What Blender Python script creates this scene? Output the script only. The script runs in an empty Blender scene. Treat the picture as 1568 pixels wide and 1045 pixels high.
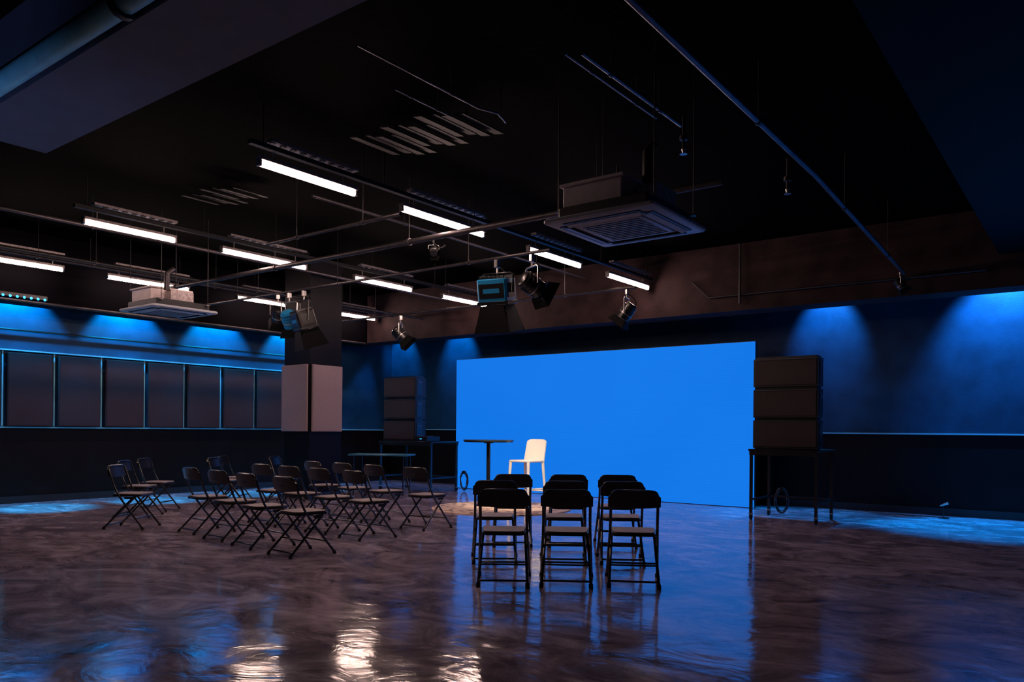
import bpy, math, random
from mathutils import Matrix, Vector, Euler
random.seed(4)
sc = bpy.context.scene
try:
    sc.view_settings.view_transform = 'Standard'
    sc.view_settings.look = 'None'
except Exception as e:
    print(e)

# ------------------------------------------------------------ materials
def mat(name, col, rough=0.5, metal=0.0, spec=0.5, var=0.0, vscale=8.0, bump=0.0, bscale=40.0, emit=None, estr=0.0):
    m = bpy.data.materials.new(name); m.use_nodes = True
    nt = m.node_tree; b = nt.nodes["Principled BSDF"]
    b.inputs["Base Color"].default_value = (*col, 1)
    b.inputs["Roughness"].default_value = rough
    b.inputs["Metallic"].default_value = metal
    b.inputs["Specular IOR Level"].default_value = spec
    tc = nt.nodes.new("ShaderNodeTexCoord")
    if var > 0:
        n = nt.nodes.new("ShaderNodeTexNoise"); n.inputs["Scale"].default_value = vscale; n.inputs["Detail"].default_value = 5
        nt.links.new(tc.outputs["Object"], n.inputs["Vector"])
        r = nt.nodes.new("ShaderNodeValToRGB")
        r.color_ramp.elements[0].position = .3; r.color_ramp.elements[1].position = .75
        r.color_ramp.elements[0].color = (*[c*(1-var) for c in col], 1)
        r.color_ramp.elements[1].color = (*[min(1, c*(1+var)) for c in col], 1)
        nt.links.new(n.outputs["Fac"], r.inputs["Fac"]); nt.links.new(r.outputs["Color"], b.inputs["Base Color"])
    if bump > 0:
        n2 = nt.nodes.new("ShaderNodeTexNoise"); n2.inputs["Scale"].default_value = bscale; n2.inputs["Detail"].default_value = 4
        nt.links.new(tc.outputs["Object"], n2.inputs["Vector"])
        bp = nt.nodes.new("ShaderNodeBump"); bp.inputs["Strength"].default_value = bump; bp.inputs["Distance"].default_value = .01
        nt.links.new(n2.outputs["Fac"], bp.inputs["Height"]); nt.links.new(bp.outputs["Normal"], b.inputs["Normal"])
    if emit:
        b.inputs["Emission Color"].default_value = (*emit, 1); b.inputs["Emission Strength"].default_value = estr
    return m

M_wall = mat("wall_navy_paint", (.007, .050, .100), .5, spec=.25, var=.25, vscale=3, bump=.3, bscale=60)
M_walllow = mat("wall_black_paint", (.005, .003, .004), .6, spec=.15, var=.3, vscale=3)
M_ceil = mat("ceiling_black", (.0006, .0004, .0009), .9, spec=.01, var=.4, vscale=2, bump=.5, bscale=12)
M_beam = mat("beam_brown_black", (.030, .016, .018), .75, spec=.15, var=.5, vscale=3, bump=.5, bscale=20)
M_darkbeam = mat("beam_dark", (.0012, .0010, .0022), .7, spec=.03, var=.3, vscale=3)
M_bluebeam = mat("beam_navy", (.0008, .0011, .003), .6, spec=.07, var=.3, vscale=3)
M_trim = mat("trim_cyan_light_tint", (.20, .58, .68), .35)  # cyan wash light on rails and strips is painted into this colour
M_tableblue = mat("table_top_blue_lit", (.03, .18, .30), .35)  # blue light falling on the table is painted into its top
M_gear = mat("grey_rigging_metal", (.09, .11, .14), .35, metal=.6)
M_base = mat("baseboard_black", (.010, .010, .013), .4)
M_panel = mat("acoustic_panel_fabric", (.060, .034, .038), .95, spec=.05, var=.15, vscale=60, bump=.4, bscale=300)
M_panelL = mat("acoustic_panel_light_fabric", (.36, .27, .28), .95, spec=.1, var=.1, vscale=60, bump=.4, bscale=300)
M_pillar = mat("pillar_black_paint", (.004, .0035, .007), .5, spec=.15, var=.3, vscale=4)
M_black = mat("black_plastic", (.008, .008, .010), .3, spec=.6)
M_hood = mat("matte_black_blackwrap", (.0035, .0035, .004), .7, spec=.15)
M_blackmetal = mat("black_metal_tube", (.010, .010, .012), .25, spec=.9)
M_seat = mat("seat_vinyl", (.40, .33, .33), .55, var=.2, vscale=30)
M_pipe = mat("steel_pipe_dark", (.050, .043, .048), .45, metal=.6, var=.3, vscale=6)
M_pipel = mat("steel_pipe_light", (.14, .12, .15), .35, metal=.7, var=.3, vscale=6)
M_pipeb = mat("pipe_cyan_light_tint", (.30, .80, .90), .3, var=.2, vscale=6)  # cyan lit highlight of the pipe is painted into its colour
M_pipeblk = mat("pipe_black", (.010, .009, .011), .5, metal=.1)
M_duct = mat("duct_grey_purple", (.12, .11, .15), .6, metal=.0, var=.12, vscale=5)
M_steel = mat("galvanised_steel", (.40, .34, .34), .4, metal=.6, var=.4, vscale=25)
M_tube = mat("tube_emission", (1, .9, .85), .4, emit=(1, .68, .58), estr=60)
M_white = mat("white_polypropylene", (.88, .85, .80), .4)
M_acw = mat("ac_plastic", (.42, .44, .50), .5, var=.05)
M_acbody = mat("ac_body_white", (.75, .64, .64), .6, var=.15, vscale=10)
M_acd = mat("ac_slot_dark", (.01, .015, .03), .5)
M_spk = mat("speaker_grille", (.030, .015, .017), .6, var=.3, vscale=80, bump=.6, bscale=250)
M_spkc = mat("speaker_cabinet", (.014, .014, .018), .5, bump=.3, bscale=120)
M_foam = mat("baffle_grey", (.005, .004, .005), .7, spec=.12, var=.3, vscale=10)
M_lens = mat("fresnel_glass", (.35, .4, .45), .12, spec=1)
M_bluebody = mat("housing_blue_light_tint", (.015, .24, .50), .35, metal=.2)  # blue light on the fixture bodies is painted in as their colour
M_alu = mat("aluminium", (.5, .48, .47), .35, metal=.9)
M_rubber = mat("rubber", (.01, .01, .01), .8)
M_bled = mat("blue_led", (.02, .1, .3), .3, emit=(.02, .30, 1), estr=6)
M_tabletop = mat("table_top_laminate", (.03, .04, .05), .3)

# floor
M_floor = bpy.data.materials.new("polished_epoxy_concrete"); M_floor.use_nodes = True
nt = M_floor.node_tree; b = nt.nodes["Principled BSDF"]
tc = nt.nodes.new("ShaderNodeTexCoord")
mp = nt.nodes.new("ShaderNodeMapping"); mp.inputs["Rotation"].default_value = (0, 0, math.radians(-37)); mp.inputs["Scale"].default_value = (.75, 1.15, 1)
nt.links.new(tc.outputs["Object"], mp.inputs["Vector"])
n1 = nt.nodes.new("ShaderNodeTexNoise"); n1.inputs["Scale"].default_value = 1.9; n1.inputs["Detail"].default_value = 12; n1.inputs["Roughness"].default_value = .70; n1.inputs["Distortion"].default_value = 1.3
nt.links.new(mp.outputs["Vector"], n1.inputs["Vector"])
r = nt.nodes.new("ShaderNodeValToRGB"); e = r.color_ramp.elements
e[0].position = .34; e[0].color = (.13, .105, .150, 1); e[1].position = .68; e[1].color = (.80, .66, .80, 1)
x = e.new(.5); x.color = (.38, .30, .38, 1)
nt.links.new(n1.outputs["Fac"], r.inputs["Fac"]); nt.links.new(r.outputs["Color"], b.inputs["Base Color"])
r2 = nt.nodes.new("ShaderNodeMapRange"); r2.inputs["From Min"].default_value = .3; r2.inputs["From Max"].default_value = .7; r2.inputs["To Min"].default_value = .05; r2.inputs["To Max"].default_value = .15
nt.links.new(n1.outputs["Fac"], r2.inputs["Value"]); nt.links.new(r2.outputs["Result"], b.inputs["Roughness"])
b.inputs["IOR"].default_value = 2.5
n3 = nt.nodes.new("ShaderNodeTexNoise"); n3.inputs["Scale"].default_value = 2.6; n3.inputs["Detail"].default_value = 4; n3.inputs["Distortion"].default_value = 1.2
nt.links.new(mp.outputs["Vector"], n3.inputs["Vector"])
bp = nt.nodes.new("ShaderNodeBump"); bp.inputs["Strength"].default_value = .5; bp.inputs["Distance"].default_value = .0095
nt.links.new(n3.outputs["Fac"], bp.inputs["Height"])
n4 = nt.nodes.new("ShaderNodeTexNoise"); n4.inputs["Scale"].default_value = 16; n4.inputs["Detail"].default_value = 5
nt.links.new(mp.outputs["Vector"], n4.inputs["Vector"])
bp2 = nt.nodes.new("ShaderNodeBump"); bp2.inputs["Strength"].default_value = .25; bp2.inputs["Distance"].default_value = .002
nt.links.new(n4.outputs["Fac"], bp2.inputs["Height"]); nt.links.new(bp.outputs["Normal"], bp2.inputs["Normal"])
nt.links.new(bp2.outputs["Normal"], b.inputs["Normal"])

# led screen
M_led = bpy.data.materials.new("led_screen_blue"); M_led.use_nodes = True
nt = M_led.node_tree; b = nt.nodes["Principled BSDF"]
b.inputs["Base Color"].default_value = (.002, .002, .003, 1); b.inputs["Roughness"].default_value = .7; b.inputs["Specular IOR Level"].default_value = .05
tc = nt.nodes.new("ShaderNodeTexCoord")
w = nt.nodes.new("ShaderNodeTexWave"); w.bands_direction = 'Z'; w.inputs["Scale"].default_value = 7.0; w.inputs["Distortion"].default_value = 0
nt.links.new(tc.outputs["Object"], w.inputs["Vector"])
nn = nt.nodes.new("ShaderNodeTexNoise"); nn.inputs["Scale"].default_value = .35; nn.inputs["Detail"].default_value = 1
nt.links.new(tc.outputs["Object"], nn.inputs["Vector"])
mx = nt.nodes.new("ShaderNodeMix"); mx.data_type = 'RGBA'
mx.inputs[6].default_value = (.004, .165, .76, 1); mx.inputs[7].default_value = (.009, .21, .86, 1)
nt.links.new(nn.outputs["Fac"], mx.inputs[0]); nt.links.new(mx.outputs[2], b.inputs["Emission Color"])
mr = nt.nodes.new("ShaderNodeMapRange"); mr.inputs["To Min"].default_value = .97; mr.inputs["To Max"].default_value = 1.03
nt.links.new(w.outputs["Fac"], mr.inputs["Value"]); nt.links.new(mr.outputs["Result"], b.inputs["Emission Strength"])

# rug
M_rug = bpy.data.materials.new("rug_pattern"); M_rug.use_nodes = True
nt = M_rug.node_tree; b = nt.nodes["Principled BSDF"]; b.inputs["Roughness"].default_value = .95
tc = nt.nodes.new("ShaderNodeTexCoord"); v = nt.nodes.new("ShaderNodeTexVoronoi"); v.inputs["Scale"].default_value = 7
nt.links.new(tc.outputs["Object"], v.inputs["Vector"])
r = nt.nodes.new("ShaderNodeValToRGB"); e = r.color_ramp.elements
e[0].position = .22; e[0].color = (.14, .06, .05, 1); e[1].position = .38; e[1].color = (.85, .62, .46, 1)
nt.links.new(v.outputs["Distance"], r.inputs["Fac"]); nt.links.new(r.outputs["Color"], b.inputs["Base Color"])

# ------------------------------------------------------------ mesh builder
class MB:
    def __init__(s): s.v = []; s.f = []; s.mi = []; s.mats = []; s.M = Matrix.Identity(4)
    def m(s, mat):
        if mat not in s.mats: s.mats.append(mat)
        return s.mats.index(mat)
    def add(s, vs, fs, mat):
        o = len(s.v); k = s.m(mat)
        s.v += [tuple(s.M @ Vector(p)) for p in vs]
        s.f += [tuple(i+o for i in f) for f in fs]; s.mi += [k]*len(fs)
    def box(s, c, d, mat, rot=None, bev=0.0):
        x, y, z = d[0]/2, d[1]/2, d[2]/2
        R = Euler(rot).to_matrix() if rot else Matrix.Identity(3)
        if bev <= 0:
            vs = [(-x,-y,-z),(x,-y,-z),(x,y,-z),(-x,y,-z),(-x,-y,z),(x,-y,z),(x,y,z),(-x,y,z)]
            fs = [(0,3,2,1),(4,5,6,7),(0,1,5,4),(1,2,6,5),(2,3,7,6),(3,0,4,7)]
        else:
            bv = min(bev, x*.9, y*.9, z*.9); vs = []; fs = []
            def ring(hx, hy, zz): 
                ch = bv
                return [(-hx+ch,-hy,zz),(hx-ch,-hy,zz),(hx,-hy+ch,zz),(hx,hy-ch,zz),(hx-ch,hy,zz),(-hx+ch,hy,zz),(-hx,hy-ch,zz),(-hx,-hy+ch,zz)]
            for hx, hy, zz in ((x-bv*.6,y-bv*.6,-z),(x,y,-z+bv*.6),(x,y,z-bv*.6),(x-bv*.6,y-bv*.6,z)): vs += ring(hx, hy, zz)
            for k in range(3):
                for i in range(8): fs.append((k*8+i, k*8+(i+1)%8, k*8+8+(i+1)%8, k*8+8+i))
            fs.append(tuple(reversed(range(8)))); fs.append(tuple(range(24, 32)))
        s.add([tuple(R @ Vector(p) + Vector(c)) for p in vs], fs, mat)
    def tube(s, pts, r, mat, n=8, caps=True, closed=False):
        P = [Vector(p) for p in pts]; vs = []; fs = []; N = len(P)
        prev = None
        for i, p in enumerate(P):
            if closed: t = P[(i+1) % N]-P[i-1]
            else: t = (P[min(i+1, N-1)]-P[max(i-1, 0)])
            t.normalize()
            if prev is None:
                a = Vector((0,0,1)) if abs(t.z) < .9 else Vector((1,0,0))
                u = t.cross(a).normalized()
            else:
                u = (prev - t*prev.dot(t)).normalized()
            prev = u; w = t.cross(u)
            rr = r[i] if isinstance(r, (list, tuple)) else r
            for k in range(n):
                a = 2*math.pi*k/n; vs.append(tuple(p+u*math.cos(a)*rr+w*math.sin(a)*rr))
        for i in range(N-1 if not closed else N):
            j = (i+1) % N
            for k in range(n): fs.append((i*n+k, i*n+(k+1)%n, j*n+(k+1)%n, j*n+k))
        if caps and not closed:
            fs.append(tuple(reversed(range(n)))); fs.append(tuple(range((N-1)*n, N*n)))
        s.add(vs, fs, mat)
    def prism(s, poly, axis, a, c, mat):
        def mk(p, h):
            return {'z': (p[0], p[1], h), 'y': (p[0], h, p[1]), 'x': (h, p[0], p[1])}[axis]
        n = len(poly); vs = [mk(p, a) for p in poly]+[mk(p, c) for p in poly]
        fs = [tuple(range(n)), tuple(reversed(range(n, 2*n)))]+[(i, n+i, n+(i+1)%n, (i+1)%n) for i in range(n)]
        s.add(vs, fs, mat)
    def obj(s, name, loc=(0,0,0), rot=(0,0,0), smooth=True):
        me = bpy.data.meshes.new(name); me.from_pydata(s.v, [], s.f)
        for m in s.mats: me.materials.append(m)
        for p, k in zip(me.polygons, s.mi): p.material_index = k
        import bmesh
        bm = bmesh.new(); bm.from_mesh(me); bmesh.ops.recalc_face_normals(bm, faces=bm.faces); bm.to_mesh(me); bm.free()
        if smooth:
            for p in me.polygons: p.use_smooth = True
            try: me.set_sharp_from_angle(angle=math.radians(40))
            except Exception: pass
        me.update()
        o = bpy.data.objects.new(name, me); sc.collection.objects.link(o)
        o.location = loc; o.rotation_euler = rot
        return o
def dup(o, loc, rot=(0,0,0)):
    d = bpy.data.objects.new(o.name.split('.')[0], o.data); sc.collection.objects.link(d); d.location = loc; d.rotation_euler = rot; return d
def smoothpts(P, it=2):
    P = [Vector(p) for p in P]
    for _ in range(it):
        Q = [P[0]]
        for a, c in zip(P[:-1], P[1:]): Q += [a*.75+c*.25, a*.25+c*.75]
        Q.append(P[-1]); P = Q
    return P
def boxobj(name, lo, hi, mat):
    mb = MB(); c = [(a+b_)/2 for a, b_ in zip(lo, hi)]
    mb.box((0,0,0), [b_-a for a, b_ in zip(lo, hi)], mat); return mb.obj(name, loc=c, smooth=False)

# ------------------------------------------------------------ room shell
XL, XR, YB, YF, ZC = -14.5, 5.0, 14.0, -4.0, 4.4
boxobj("floor", (XL-.2, YF-.2, -.15), (XR+.2, YB+.2, 0), M_floor)
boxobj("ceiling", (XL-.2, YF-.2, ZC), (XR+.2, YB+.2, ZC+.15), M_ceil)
def wall(name, lo, hi):
    mb = MB(); zs = 1.28
    c = Vector([(a+b_)/2 for a, b_ in zip(lo, hi)]); d = [b_-a for a, b_ in zip(lo, hi)]
    mb.box((0, 0, -c.z+zs/2), (d[0], d[1], zs), M_walllow)
    mb.box((0, 0, -c.z+(zs+ZC)/2), (d[0], d[1], ZC-zs), M_wall)
    return mb.obj(name, loc=c, smooth=False)
wall("wall_left", (XL-.2, YF-.2, 0), (XL, YB+.2, ZC))
wall("wall_back", (XL, YB, 0), (XR, YB+.2, ZC))
wall("wall_right", (XR, YF-.2, 0), (XR+.2, YB+.2, ZC))
wall("wall_front", (XL, YF-.2, 0), (XR, YF, ZC))
boxobj("trim_1", (XL, YF, 1.262), (XL+.05, YB, 1.285), M_trim)
boxobj("trim_2", (XL+.05, YB-.05, 1.285), (XR, YB, 1.308), M_trim)
boxobj("baseboard_left", (XL, YF, 0), (XL+.025, YB, .12), M_base)
boxobj("baseboard_back", (XL+.025, YB-.025, 0), (XR, YB, .12), M_base)

# ceiling beams
boxobj("ceiling_beam", (XL, 12.45, 3.30), (XR, 12.95, ZC), M_beam)
boxobj("ceiling_beam", (-14.0, YF, 3.25), (-13.72, 12.45, ZC), M_darkbeam)
boxobj("ceiling_beam", (-1.15, YF, 3.75), (-.35, 12.45, ZC), M_bluebeam)
boxobj("ceiling_beam", (1.4, YF, 3.75), (2.2, 12.45, ZC), M_bluebeam)
boxobj("ceiling_duct", (-6.5, 2.02, 3.40), (2.0, 2.60, 3.95), M_duct)

# pillar with panels
mb = MB()
mb.box((0, 0, ZC/2), (.74, .74, ZC), M_pillar)
mb.box((0, 0, .06), (.77, .77, .12), M_base)
mb.obj("pillar", loc=(-11.90, 9.45, 0), smooth=False)
def panel(name, w, h, t, mat, loc, rotz):
    mb = MB(); mb.box((0, 0, h/2), (w, t, h), mat, bev=.012); mb.box((0, .0, h/2), (w-.04, t+.006, h-.04), mat)
    return mb.obj(name, loc=loc, rot=(0, 0, rotz))
panel("acoustic_panel", .74, 1.23, .05, M_panelL, (-11.92, 9.05, 1.24), 0)
panel("acoustic_panel", .70, 1.23, .05, M_panelL, (-11.50, 9.46, 1.24), math.pi/2)
for k in range(-1, 7):
    panel("acoustic_panel", .70, 1.22, .06, M_panel, (XL+.09, 5.55+.795*k, 1.295), math.pi/2)
mb = MB()
for k in range(-1, 8):
    mb.box((.0, 5.15+.795*k, 1.92), (.04, .022, 1.25), M_trim)  # cyan strips stand in for the wash-lit wall between the panels
mb.box((0, 8.0, 2.56), (.08, 6.5, .022), M_trim)
mb.obj("gap_glow_trim", loc=(XL+.03, 0, 0), smooth=False)

# ------------------------------------------------------------ LED screen
mb = MB()
SX0, SX1, SZ = -11.50, -4.75, 2.86
wd = SX1-SX0
mb.box((0, .06, SZ/2), (wd, .10, SZ), M_black)
mb.box((0, 0, SZ/2+.0), (wd, .02, SZ-.02), M_led)
for i in range(8):
    xx = -wd/2+.3+i*(wd-.6)/7
    mb.box((xx, .16, SZ/2), (.05, .05, SZ-.1), M_blackmetal)
mb.obj("led_video_wall", loc=((SX0+SX1)/2, 13.1, 0.0), smooth=False)

# ------------------------------------------------------------ folding chairs
def make_chair():
    mb = MB(); r = .0125
    half = [(-.222, .25, .012), (-.20, -.06, .40), (-.195, -.13, .52), (-.195, -.205, .74), (-.18, -.225, .795), (-.12, -.232, .80)]
    P = smoothpts(half, 2); P = P+[Vector((-p.x, p.y, p.z)) for p in reversed(P)]
    mb.tube(P, r, M_blackmetal)
    half = [(-.205, -.27, .012), (-.185, .10, .385), (-.18, .135, .42), (-.12, .14, .425)]
    P = smoothpts(half, 2); P = P+[Vector((-p.x, p.y, p.z)) for p in reversed(P)]
    mb.tube(P, r, M_blackmetal)
    mb.tube([(-.201, -.235, .05), (.201, -.235, .05)], .009, M_blackmetal)
    mb.tube([(-.195, -.12, .165), (.195, -.12, .165)], .008, M_blackmetal)
    mb.tube([(-.214, .145, .14), (.214, .145, .14)], .009, M_blackmetal)
    for sx in (-1, 1):
        mb.tube([(sx*.222, .25, 0), (sx*.219, .235, .035)], .018, M_rubber)
        mb.tube([(sx*.205, -.27, 0), (sx*.203, -.255, .035)], .018, M_rubber)
        mb.box((sx*.205, .05, .40), (.006, .10, .03), M_blackmetal)
    def rp(w0, w1, y0, y1, rad):
        pts = []
        for cx, cy, a0 in ((w1-rad, y1-rad, 0), (-w1+rad, y1-rad, 90), (-w0+rad, y0+rad, 180), (w0-rad, y0+rad, 270)):
            for k in range(6):
                a = math.radians(a0+90*k/5); pts.append((cx+rad*math.cos(a), cy+rad*math.sin(a)))
        return pts
    mb.prism(rp(.185, .20, -.19, .20, .06), 'z', .418, .440, M_black)
    mb.prism(rp(.172, .187, -.178, .19, .055), 'z', .440, .452, M_seat)
    nx, nz = 12, 6; W = .218; vs = []; fs = []
    def bp_(u, v, off):
        xx = -W+2*W*u; z0 = .655; ztop = .803-.055*abs(2*u-1)**5; z0b = z0+.012*abs(2*u-1)**2
        zz = z0b+(ztop-z0b)*v
        yy = -.178-.215*(zz-.635)/.9*1.2-.030*(1-(2*u-1)**2)
        return (xx, yy+off, zz)
    for off in (.010, -.010):
        for j in range(nz+1):
            for i in range(nx+1): vs.append(bp_(i/nx, j/nz, off))
    n1_ = (nx+1)*(nz+1)
    for j in range(nz):
        for i in range(nx):
            a = j*(nx+1)+i; fs += [(a, a+1, a+nx+2, a+nx+1), (n1_+a, n1_+a+nx+1, n1_+a+nx+2, n1_+a+1)]
    bd = [i for i in range(nx+1)]+[(j)*(nx+1)+nx for j in range(1, nz+1)]+[nz*(nx+1)+i for i in range(nx-1, -1, -1)]+[j*(nx+1) for j in range(nz-1, 0, -1)]
    for a, c in zip(bd, bd[1:]+bd[:1]): fs.append((a, c, c+n1_, a+n1_))
    mb.add(vs, fs, M_black)
    mb.box((0, -.2425, .715), (.05, .004, .022), M_gear)
    return mb
F = 1194.0; VA = math.radians(37.2)
def P2W(d, px):
    t = (px-784)/F; lat = t*d
    return (-math.sin(VA)*d+math.cos(VA)*lat, math.cos(VA)*d+math.sin(VA)*lat)
chairs = []
for (X, Y) in ((-6.6,5.12),(-7.37,5.2),(-8.13,5.33),(-8.89,5.45),
               (-6.99,6.38),(-7.71,6.45),(-8.42,6.52),(-9.12,6.6),
               (-7.08,7.48),(-7.93,7.56),(-8.68,7.64),(-9.40,7.7)):
    chairs.append((X, Y, random.uniform(-.09, .09)-.04))
for (X, Y, a) in ((-9.95,5.05,-55),(-11.15,5.75,-52),(-11.75,6.35,-55),(-11.45,7.35,-60),(-11.95,7.85,-55),(-11.35,8.45,-62)):
    chairs.append((X, Y, math.radians(a)))
for d, px, a in ((6.70,773,37),(6.70,869,34),(6.70,971,31),(7.80,759,38),(7.80,865,35),(7.80,952,33),(8.9,786,37),(8.9,870,36),(8.9,944,35)):
    X, Y = P2W(d, px); chairs.append((X, Y, math.radians(a)+random.uniform(-.02, .02)))
c0 = None
for X, Y, a in chairs:
    if c0 is None: c0 = make_chair().obj("folding_chair", loc=(X, Y, 0), rot=(0, 0, a))
    else: dup(c0, (X, Y, 0), (0, 0, a))

# ------------------------------------------------------------ bar table, stool, rug
mb = MB()
def disc(mb, r, z0, z1, mat, n=48, c=(0, 0)):
    mb.prism([(c[0]+r*math.cos(2*math.pi*k/n), c[1]+r*math.sin(2*math.pi*k/n)) for k in range(n)], 'z', z0, z1, mat)
disc(mb, .43, 1.095, 1.12, M_tabletop); disc(mb, .415, 1.08, 1.095, M_black); disc(mb, .08, 1.06, 1.08, M_blackmetal)
mb.tube([(0,0,.02), (0,0,1.07)], .034, M_blackmetal, n=16)
disc(mb, .23, 0, .012, M_blackmetal); disc(mb, .20, .012, .022, M_blackmetal)
mb.obj("bar_table", loc=(-8.33, 10.32, .012))
mb = MB()
def stool(mb):
    Wt = M_white
    mb.box((0, 0, .775), (.43, .42, .035), Wt, bev=.03)
    for sx in (-1, 1):
        for sy in (-1, 1):
            mb.tube([(sx*.225, sy*.225-(.02 if sy < 0 else 0), 0.002), (sx*.19, sy*.185, .78)], [.015, .026], Wt, n=8)
    nx, nz = 12, 10; vs = []; fs = []
    def q(u, v, off):
        s_ = 2*u-1; W = .215-.012*v; xx = s_*W
        zt = 1.135-.035*abs(s_)**6; zz = .77+(zt-.77)*v
        return (xx, -.19-.07*v-.025*(1-s_*s_)+off, zz)
    for off in (.012, -.012):
        for j in range(nz+1):
            for i in range(nx+1): vs.append(q(i/nx, j/nz, off))
    n1_ = (nx+1)*(nz+1)
    for j in range(nz):
        for i in range(nx):
            a = j*(nx+1)+i; fs += [(a, a+1, a+nx+2, a+nx+1), (n1_+a, n1_+a+nx+1, n1_+a+nx+2, n1_+a+1)]
    bd = [i for i in range(nx+1)]+[j*(nx+1)+nx for j in range(1, nz+1)]+[nz*(nx+1)+i for i in range(nx-1, -1, -1)]+[j*(nx+1) for j in range(nz-1, 0, -1)]
    for a, c in zip(bd, bd[1:]+bd[:1]): fs.append((a, c, c+n1_, a+n1_))
    mb.add(vs, fs, Wt)
    for z_, k in ((.28, 1), ):
        o_ = .212
        mb.tube([(-o_, o_, z_), (o_, o_, z_)], .013, Wt); mb.tube([(-o_, -o_, z_), (o_, -o_, z_)], .013, Wt)
        mb.tube([(-o_, -o_, z_+.04), (-o_, o_, z_+.04)], .013, Wt); mb.tube([(o_, -o_, z_+.04), (o_, o_, z_+.04)], .013, Wt)
stool(mb)
mb.obj("bar_stool", loc=(-7.62, 10.45, .014), rot=(0, 0, math.radians(180-4)))
mb = MB(); disc(mb, 1.15, 0, .012, M_rug, n=64); mb.obj("round_rug", loc=(-7.95, 10.2, 0))

# ------------------------------------------------------------ speaker stacks on rolling stands
def speaker_stack():
    mb = MB()
    for k in range(3):
        z0 = 1.06+k*.455
        def trap(s_=0.0): return [(-.47+s_, -.22+s_), (.47-s_, -.22+s_), (.47-s_, .02), (.33-s_, .24-s_), (-.33+s_, .24-s_), (-.47+s_, .02)]
        mb.prism(trap(), 'z', z0+.012, z0+.425, M_spkc)
        mb.prism(trap(.03), 'z', z0, z0+.012, M_black)
        mb.prism(trap(.03), 'z', z0+.425, z0+.455, M_black)
        mb.box((0, -.226, z0+.22), (.90, .012, .37), M_spk, bev=.006)
        mb.box((0, -.233, z0+.412), (.92, .01, .010), M_gear)
        for sx in (-1, 1):
            mb.box((sx*.473, -.10, z0+.22), (.012, .16, .34), M_blackmetal)
            mb.box((sx*.482, -.10, z0+.32), (.012, .10, .03), M_gear)
    return mb
def stand(w0, w1, d=.86, h=1.03):
    mb = MB()
    cx = (w0+w1)/2
    mb.box((cx, .15, h+.005), (w1-w0, d, .03), M_black, bev=.008)
    mb.box((cx, .15-d/2+.02, h-.04), (w1-w0-.04, .03, .06), M_blackmetal)
    mb.box((cx, .15+d/2-.02, h-.04), (w1-w0-.04, .03, .06), M_blackmetal)
    for xx in (w0+.04, w1-.04):
        for yy in (.15-d/2+.04, .15+d/2-.04):
            mb.box((xx, yy, (h+.09)/2), (.04, .04, h-.09), M_blackmetal)
            mb.tube([(xx-.013, yy, .045), (xx+.013, yy, .045)], .045, M_rubber, n=16)
            mb.box((xx, yy, .085), (.05, .05, .025), M_alu)
        mb.box((xx, .15, .30), (.03, d-.08, .03), M_blackmetal)
    mb.box((cx, .15+d/2-.04, .30), (w1-w0-.08, .03, .03), M_blackmetal)
    return mb
s0 = speaker_stack().obj("line_array_speaker_stack", loc=(-3.72, 11.72, -.008))
stand(-.50, .52).obj("speaker_stand", loc=(-3.72, 11.65, 0))
dup(s0, (-11.88, 11.92, -.008))
stand(-.50, 1.05).obj("speaker_stand", loc=(-11.88, 11.85, 0))
mb = MB(); mb.box((0, 0, .05), (.34, .4, .10), M_black, bev=.01, rot=(0, 0, 0))
for i in range(6): mb.box((-.12+.048*i, -.05, .105), (.012, .2, .012), M_gear)
mb.box((0, -.203, .05), (.05, .006, .010), M_bled)
mb.obj("audio_mixer", loc=(-11.15, 11.8, 1.052))
mb = MB()
mb.box((0, 0, .79), (1.2, .6, .035), M_tableblue, bev=.012)
for sx in (-1, 1):
    for sy in (-1, 1): mb.tube([(sx*.5, sy*.24, 0), (sx*.5, sy*.24, .78)], .014, M_blackmetal)
    mb.tube([(sx*.5, -.24, .2), (sx*.5, .24, .2)], .011, M_blackmetal)
mb.obj("folding_table", loc=(-11.35, 10.72, 0), rot=(0, 0, .5))

def coil(name, loc):
    mb = MB()
    for k in range(5):
        rr = .14+random.uniform(-.02, .02)
        P = [(rr*math.cos(a*.3926)*.7, random.uniform(-.02, .02), .0+rr*1.3*math.sin(a*.3926)) for a in range(16)]
        mb.tube(P, .008, M_gear if k % 2 else M_rubber, n=6, closed=True)
    mb.box((0, 0, .18), (.05, .06, .06), M_black)
    return mb.obj(name, loc=loc)
coil("cable_coil", (-4.05, 12.40, .22)); coil("cable_coil", (-10.75, 12.50, .22))
mb = MB(); disc(mb, .08, 0, .015, M_blackmetal, n=24)
mb.tube([(0,0,.01), (0,0,.20)], .008, M_blackmetal); mb.tube([(-.05,0,.19), (.06,0,.24)], [.012,.022], M_alu, n=10)
mb.tube(smoothpts([(0,.02,.008),(-.2,.1,.008),(-.45,.02,.008),(-.7,.12,.008)],3), .006, M_rubber, n=6)
mb.obj("microphone_stand", loc=(-1.95, 13.55, 0))

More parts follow.
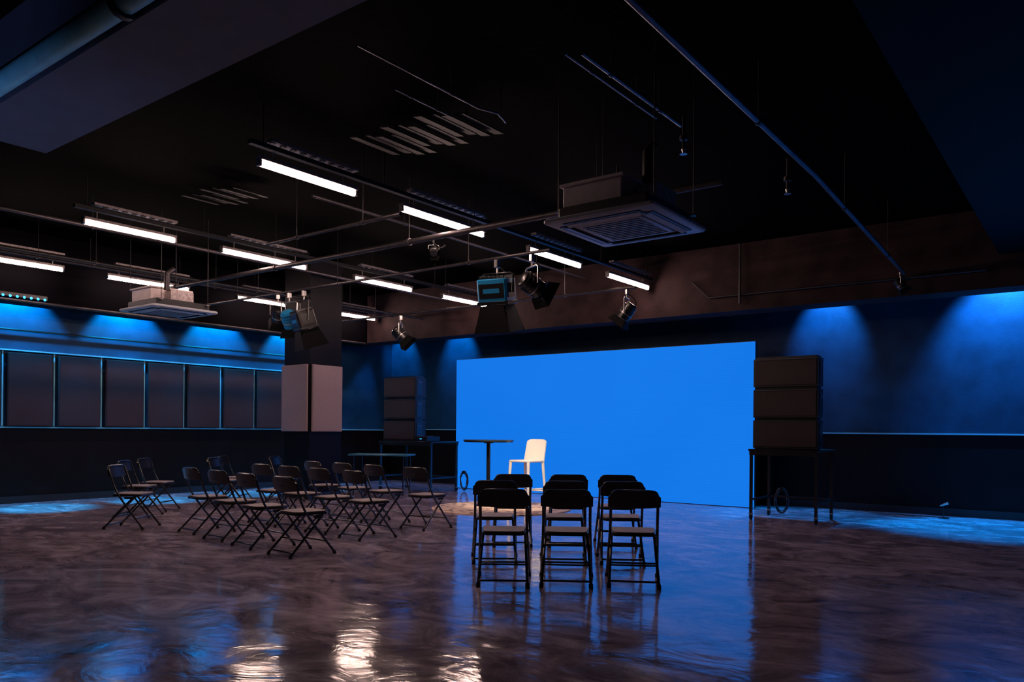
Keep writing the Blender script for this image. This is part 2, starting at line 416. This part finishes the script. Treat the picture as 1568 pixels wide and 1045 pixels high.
# ------------------------------------------------------------ linear tube lights
def tube_light(L):
    mb = MB()
    mb.tube([(0, -L/2+.02, 0), (0, L/2-.02, 0)], .026, M_tube, n=12)
    for s_ in (-1, 1): mb.box((0, s_*(L/2-.01), .01), (.06, .03, .07), M_alu, bev=.006)
    mb.box((0, 0, .052), (.085, L, .04), M_steel, bev=.008)
    for s_ in (-1, 1): mb.tube([(0, s_*L*.36, .07), (0, s_*L*.36, .154)], .008, M_alu, n=6)
    return mb
segs = ((4.40, 5.60), (6.27, 7.75), (8.72, 10.08), (10.88, 12.30))
for xr in (-6.37, -9.95, -13.30):
    for a, c in segs:
        tube_light(c-a).obj("linear_tube_light", loc=(xr, (a+c)/2, 3.80))
    mb = MB()
    mb.box((0, 0, 0), (.06, 8.1, .045), M_pipeblk)
    for k in range(6): mb.tube([(0, -3.9+k*1.56, .02), (0, -3.9+k*1.56, ZC-3.985)], .007, M_pipeblk, n=6)
    for a, c in segs:
        L = c-a; cy = (a+c)/2-8.35
        mb.box((.0, cy+.06, .07), (.09, L*.9, .03), M_steel)
        for k in range(int(L/.12)): mb.box((0, cy+.06-L*.42+k*.12, .052), (.05, .05, .008), M_pipeblk)
    mb.obj("lighting_track", loc=(xr, 8.35, 3.98), smooth=False)

# ------------------------------------------------------------ pipes
def pipe(name, pts, r, mat, hang=True, n=12):
    mb = MB(); P = [Vector(p) for p in pts]
    mb.tube(P, r, mat, n=n)
    L = (P[-1]-P[0]).length; k = max(2, int(L/2.2))
    for i in range(k):
        t = (i+.5)/k; j = t*(len(P)-1); a = int(j); q = P[a].lerp(P[min(a+1, len(P)-1)], j-a)
        if hang:
            mb.tube([q, (q.x, q.y, ZC)], .005, M_pipeblk, n=6)
            d = (P[min(a+1, len(P)-1)]-P[a]).normalized()
            mb.tube([q-d*.02, q+d*.02], r*1.35, M_pipe, n=n)
    return mb.obj(name)
pipe("rigging_pipe", [(-13.5, 6.85, 3.6), (-2.8, 6.85, 3.6)], .034, M_pipe)
pipe("rigging_pipe", [(-8.35, 5.9, 3.6), (-6.0, 5.9, 3.6)], .020, M_pipe)
pipe("rigging_pipe", [(-13.5, 8.0, 3.55), (-5.5, 8.0, 3.55)], .022, M_pipe)
pipe("rigging_pipe", [(-13.5, 10.6, 3.5), (-5.7, 10.6, 3.5)], .022, M_pipe)
pipe("rigging_pipe", [(-11.7, 4.0, 3.68), (-11.7, 12.2, 3.68)], .024, M_pipeblk)
pipe("sprinkler_pipe", [(-2.3, 1.5, 3.95), (-2.3, 8, 3.86), (-2.3, 12.3, 3.60)], .026, M_pipel)
pipe("sprinkler_pipe", [(-3.1, 4.9, 4.1), (-3.1, 6.6, 4.1)], .016, M_pipel)
pipe("sprinkler_pipe", [(-3.25, 4.9, 4.14), (-3.25, 6.4, 4.14)], .010, M_pipel)
pipe("sprinkler_pipe", [(-10.9, 3.5, 4.0), (-10.9, 12.2, 4.0)], .028, M_pipe)
pipe("sprinkler_pipe", [(-12.6, 3.5, 3.8), (-12.6, 12.2, 3.8)], .020, M_pipe)
pipe("sprinkler_pipe", [(-7.6, 6.0, 4.1), (-7.6, 12.2, 4.1)], .020, M_pipe)
pipe("conduit", [(-4.43, 3.9, 4.15), (-4.43, 5.3, 4.15), (-4.36, 5.5, 4.15), (-4.43, 5.7, 4.15)], .010, M_pipel)
pipe("conduit", [(-4.75, 4.6, 4.15), (-4.75, 5.3, 4.15)], .008, M_pipel)
pipe("conduit", [(-7.5, 1.93, 3.43), (2.0, 1.93, 3.43)], .06, M_pipeb)
pipe("conduit", [(XL+.06, 3, 2.90), (XL+.06, 12, 2.90)], .018, M_pipeblk, hang=False)
pipe("conduit", [(-13.62, 3, 3.27), (-13.62, 12.3, 3.27)], .024, M_pipe, hang=False)
pipe("conduit", [(-5.6, 12.40, 3.85), (-5.3, 12.40, 3.55), (-1.3, 12.40, 3.55)], .015, M_pipeblk, hang=False)
pipe("conduit", [(-4.75, 12.38, 4.38), (-4.75, 12.38, 3.40)], .02, M_pipeblk, hang=False)

# ------------------------------------------------------------ cassette air conditioners
def cassette():
    mb = MB(); s_ = .50
    mb.box((0, 0, .02), (2*s_, 2*s_, .04), M_acw, bev=.018)
    for sx, sy, w, h in ((0, -1, .70, .085), (0, 1, .70, .085), (-1, 0, .085, .70), (1, 0, .085, .70)):
        mb.box((sx*.385, sy*.385, -.002), (w, h, .012), M_acd)
        mb.box((sx*.372, sy*.372, -.014), (w*.96 if w > h else .05, h*.96 if h > w else .05, .006), M_acw,
               rot=(0.25*sy, -0.25*sx, 0))
    mb.box((0, 0, -.006), (.60, .60, .012), M_acw, bev=.004)
    for i in range(11): mb.box((0, -.25+.05*i, -.014), (.52, .012, .006), M_acd)
    mb.box((0, 0, .09), (.82, .82, .10), M_spkc, bev=.012)
    mb.box((-.12, -.05, .22), (.56, .62, .20), M_acbody, bev=.012)
    mb.box((-.12, -.05, .33), (.60, .66, .025), M_acbody, bev=.005)
    mb.box((.28, .0, .20), (.18, .35, .16), M_steel)
    mb.tube([(.30, -.2, .28), (.30, -.2, .52), (.30, -.1, .60)], .04, M_pipe, n=10)
    for sx in (-1, 1):
        for sy in (-1, 1):
            mb.box((sx*.43, sy*.36, .12), (.05, .05, .012), M_steel); mb.tube([(sx*.44, sy*.36, .1), (sx*.44, sy*.36, 1.4)], .005, M_pipeblk, n=6)
    return mb
ac = cassette().obj("ceiling_cassette_air_conditioner", loc=(-3.2, 5.77, 3.0))
dup(ac, (-11.1, 6.15, 3.0))

# ------------------------------------------------------------ stepped acoustic baffle (contiguous serrated panel)
def baffle(nst, wd, name, loc, rz):
    mb = MB()
    for i in range(nst):
        x0 = -nst*.055+i*.11
        mb.box((x0, (i % 4)*.07-.10, .015*(i % 2)), (.115, wd, .012), M_foam, rot=(0, .18, 0))
    for sx in (-1, 1): mb.tube([(sx*nst*.04, 0, 0), (sx*nst*.04, 0, ZC-loc[2])], .006, M_pipeblk, n=6)
    return mb.obj(name, loc=loc, rot=(0, 0, rz), smooth=False)
baffle(12, .60, "acoustic_ceiling_baffle", (-5.3, 5.6, 4.2), .0)
baffle(8, .5, "acoustic_ceiling_baffle", (-9.0, 5.75, 4.28), 0)

# ------------------------------------------------------------ stage lights
def stage_light(name, loc, aim, sc_=1.0, body=M_black, drop=.34, hood=False, rnd=True):
    mb = MB()
    loc = (loc[0], loc[1], loc[2]-.024-.045*sc_)
    mb.box((0, 0, 0), (.05*sc_, .07*sc_, .09*sc_), M_alu, bev=.008)
    mb.tube([(0, 0, -.03), (0, 0, -.12*sc_)], .011, M_alu, n=8)
    zc = -drop*sc_; w = .155*sc_ if rnd else .20*sc_
    D = Vector(aim).normalized()
    hz = Vector((D.x, D.y, 0)); 
    if hz.length < .01: hz = Vector((0, 1, 0))
    hz.normalize(); side = Vector((-hz.y, hz.x, 0))
    yk = [side*w+Vector((0,0,zc)), side*w+Vector((0,0,-.13*sc_)), side*(w*.8)+Vector((0,0,-.11*sc_)), -side*(w*.8)+Vector((0,0,-.11*sc_)), -side*w+Vector((0,0,-.13*sc_)), -side*w+Vector((0,0,zc))]
    mb.tube(yk, .012*sc_, M_alu if rnd else M_blackmetal, n=8)
    up = side.cross(D).normalized()
    R = Matrix((side, up, D)).transposed().to_4x4()
    base = Matrix.Translation((0, 0, zc)) @ R
    mb.M = base
    n = 20
    if rnd:
        rr = .12*sc_
        mb.tube([(0,0,-.17*sc_), (0,0,-.15*sc_), (0,0,.0), (0,0,.13*sc_)], [rr*.6, rr*.85, rr, rr], body, n=n)
        for k in range(4): mb.tube([(0,0,(-.12+.05*k)*sc_), (0,0,(-.105+.05*k)*sc_)], rr*1.06, M_alu if k == 3 else body, n=n)
    else:
        rr = .15*sc_
        mb.box((0, 0, -.03*sc_), (.36*sc_, .30*sc_, .26*sc_), body, bev=.02)
        for k in range(7): mb.box(((-.15+.05*k)*sc_, 0, -.17*sc_), (.012*sc_, .26*sc_, .05*sc_), M_blackmetal)
        mb.box((0, 0, .11*sc_), (.38*sc_, .32*sc_, .04*sc_), M_blackmetal, bev=.01)
        for k in (-1, 1):
            mb.box((0, k*.153*sc_, -.03), (.30*sc_, .006, .16*sc_), M_blackmetal); mb.box((0, k*.157*sc_, -.03), (.20*sc_, .006, .05*sc_), M_bluebody)
            mb.box((k*.183*sc_, 0, -.03), (.006, .20*sc_, .16*sc_), M_blackmetal)
    mb.tube([(0,0,.125*sc_), (0,0,.14*sc_)], rr*.86, M_lens, n=n)
    L = (.30 if hood else .13)*sc_; z0 = .14*sc_; sp = .35 if hood else .6
    for k in range(4):
        mb.M = base @ Matrix.Rotation(k*math.pi/2, 4, 'Z')
        a = rr; b_ = rr+L*sp*.6; 
        vs = [(-a*.9, a, z0), (a*.9, a, z0), (b_*1.05, b_, z0+L), (-b_*1.05, b_, z0+L)]
        vs2 = [(p[0], p[1]+.006, p[2]) for p in vs]
        mb.add(vs+vs2, [(0,1,2,3), (7,6,5,4), (0,4,5,1), (1,5,6,2), (2,6,7,3), (3,7,4,0)], M_hood)
    mb.M = Matrix.Identity(4)
    P = smoothpts([(0, 0, -.02), (.1, .05, -.1), (.12, .1, zc+.1), (.0, .02, zc-.02)], 3)
    mb.tube(P, .008, M_rubber, n=6)
    return mb.obj(name, loc=loc)
stage_light("stage_fixture_fresnel", (-6.34, 8.0, 3.55), (-.05, .2, -.98), 1.15, body=M_bluebody, drop=.33, hood=True, rnd=False)
stage_light("stage_fixture_fresnel", (-5.78, 8.0, 3.55), (.35, .75, -.45), 1.0, drop=.34)
stage_light("stage_fixture_fresnel", (-6.40, 6.85, 3.59), (.5, -.5, -.5), .40, drop=.3)
stage_light("stage_fixture_fresnel", (-10.70, 8.0, 3.55), (-.2, .5, -.85), .95, body=M_bluebody, drop=.42, rnd=True)
stage_light("stage_fixture_fresnel", (-10.32, 8.0, 3.55), (.1, .3, -.95), 1.0, drop=.45, hood=True, rnd=False)
stage_light("stage_fixture_fresnel", (-11.00, 8.0, 3.55), (-.5, .3, -.6), .8, drop=.38)
stage_light("stage_fixture_fresnel", (-10.75, 10.6, 3.5), (.5, .3, -.6), .95, drop=.34)
stage_light("stage_fixture_fresnel", (-5.85, 10.6, 3.5), (-.5, -.1, -.65), .85, drop=.36)
stage_light("stage_fixture_fresnel", (-2.3, 12.05, 3.60), (.4, .1, -.6), .5, drop=.3)

def sprinkler(loc):
    mb = MB(); mb.tube([(0,0,.30), (0,0,0)], .014, M_pipe, n=8); mb.tube([(0,0,0), (0,0,-.03), (0,0,-.045)], [.02, .012, .035], M_alu, n=10)
    mb.tube([(0,0,.08), (0,0,.12)], .035, M_pipe, n=10); mb.obj("sprinkler_head", loc=loc)
for l in ((-2.98, 6.4, 3.80), (-4.1, 7.2, 3.80), (-2.42, 7.5, 3.62)): sprinkler(l)
mb = MB(); mb.box((0, 0, 0), (.08, 1.0, .07), M_black, bev=.01)
for k in range(10): mb.tube([(.03, -.45+.1*k, -.02), (.05, -.45+.1*k, -.03)], .018, M_bled, n=10)
mb.obj("led_bar_light", loc=(-13.66, 5.0, 3.36))

# ------------------------------------------------------------ blue wall washers (fixtures hidden behind the beams)
def add_spot(parent, loc, D, power, col, cone, blend, size=.05, nm="wash_lamp"):
    L = bpy.data.lights.new(nm, 'SPOT'); L.energy = power; L.color = col; L.spot_size = math.radians(cone); L.spot_blend = blend; L.shadow_soft_size = size
    lo = bpy.data.objects.new(nm, L); sc.collection.objects.link(lo)
    if parent: lo.parent = parent
    D = Vector(D).normalized()
    lo.location = loc; lo.rotation_euler = D.to_track_quat('-Z', 'Y').to_euler()
def washer(loc, aim, power, col, cone=75, blend=.6, down=None):
    mb = MB(); D = Vector(aim).normalized()
    mb.tube([(-D*.12), (D*.02)], .06, M_black, n=14); mb.tube([D*.02, D*.025], .05, M_lens, n=14)
    mb.tube([-D*.06, (0, 0, ZC-loc[2])], .01, M_pipeblk, n=6)
    o = mb.obj("wall_wash_light", loc=loc)
    add_spot(o, D*.06, D, power, col, cone, blend)
    if down: add_spot(o, (down[4] if len(down) > 4 else Vector(down[0]).normalized()*.08), down[0], down[1], down[2], down[3], .6)
CY = (.0, .44, 1.0)
for y_ in (3.5, 5.35, 7.2, 9.05, 10.9):
    washer((-14.06, y_, 3.72), (-.75, 0, -1), 330, CY, 96, .35,
           down=((.24, 0, -1), 1700, (.0, .50, 1.0), 27, (-.16, 0, -.12)))
for x_, p, dn in ((-14.1, 150, 200), (-12.2, 190, 200), (-3.80, 280, 900), (-1.25, 640, 2200), (1.1, 640, 2200), (3.4, 300, 900)):
    col = (.0, .36, 1.0) if x_ < -10 else (.035, .33, 1.0)
    washer((x_, 13.3, 3.95), (0, .72, -.85 if x_ < -2 else -1.0), p, col, 66 if x_ < -2 else 84, .7,
           down=((0, -.24, -1), dn, (.0, .32, 1.0), 46, (0, .15, -.08)))
mb = MB(); mb.tube([(0,0,.10), (0,0,.30)], .09, M_black, n=20); mb.tube([(0,0,.30), (0,0,.305)], .08, M_lens, n=20)
mb.box((0, 0, .05), (.22, .22, .10), M_black, bev=.02)
duct_fill = mb.obj("duct_fill_light", loc=(-6.3, -.6, 0))  # unseen lamp added out of frame to light the duct and pipe
add_spot(duct_fill, (0, 0, .34), (.1, 2.75, 3.2), 110, (.24, .42, 1.0), 52, 1.0)
add_spot(None, (-6.25, 8.55, 2.75), Vector((-7.8, 10.35, .6))-Vector((-6.25, 8.55, 2.75)), 420, (1, .80, .62), 34, .6, .06, "stage_spot")

w = bpy.data.worlds.new("World"); sc.world = w; w.use_nodes = True
w.node_tree.nodes["Background"].inputs[0].default_value = (.02, .03, .06, 1); w.node_tree.nodes["Background"].inputs[1].default_value = .1

# ------------------------------------------------------------ camera
cd = bpy.data.cameras.new("camera"); cam = bpy.data.objects.new("camera", cd); sc.collection.objects.link(cam)
cd.sensor_width = 36; cd.lens = F/1568*36; cd.shift_y = 136.5/1568; cd.clip_start = .05
cam.matrix_world = Matrix.Translation((0, 0, 1.30)) @ Matrix.Rotation(VA, 4, 'Z') @ Matrix.Rotation(math.pi/2, 4, 'X') @ Matrix.Rotation(math.radians(.5), 4, 'Z')
sc.camera = cam
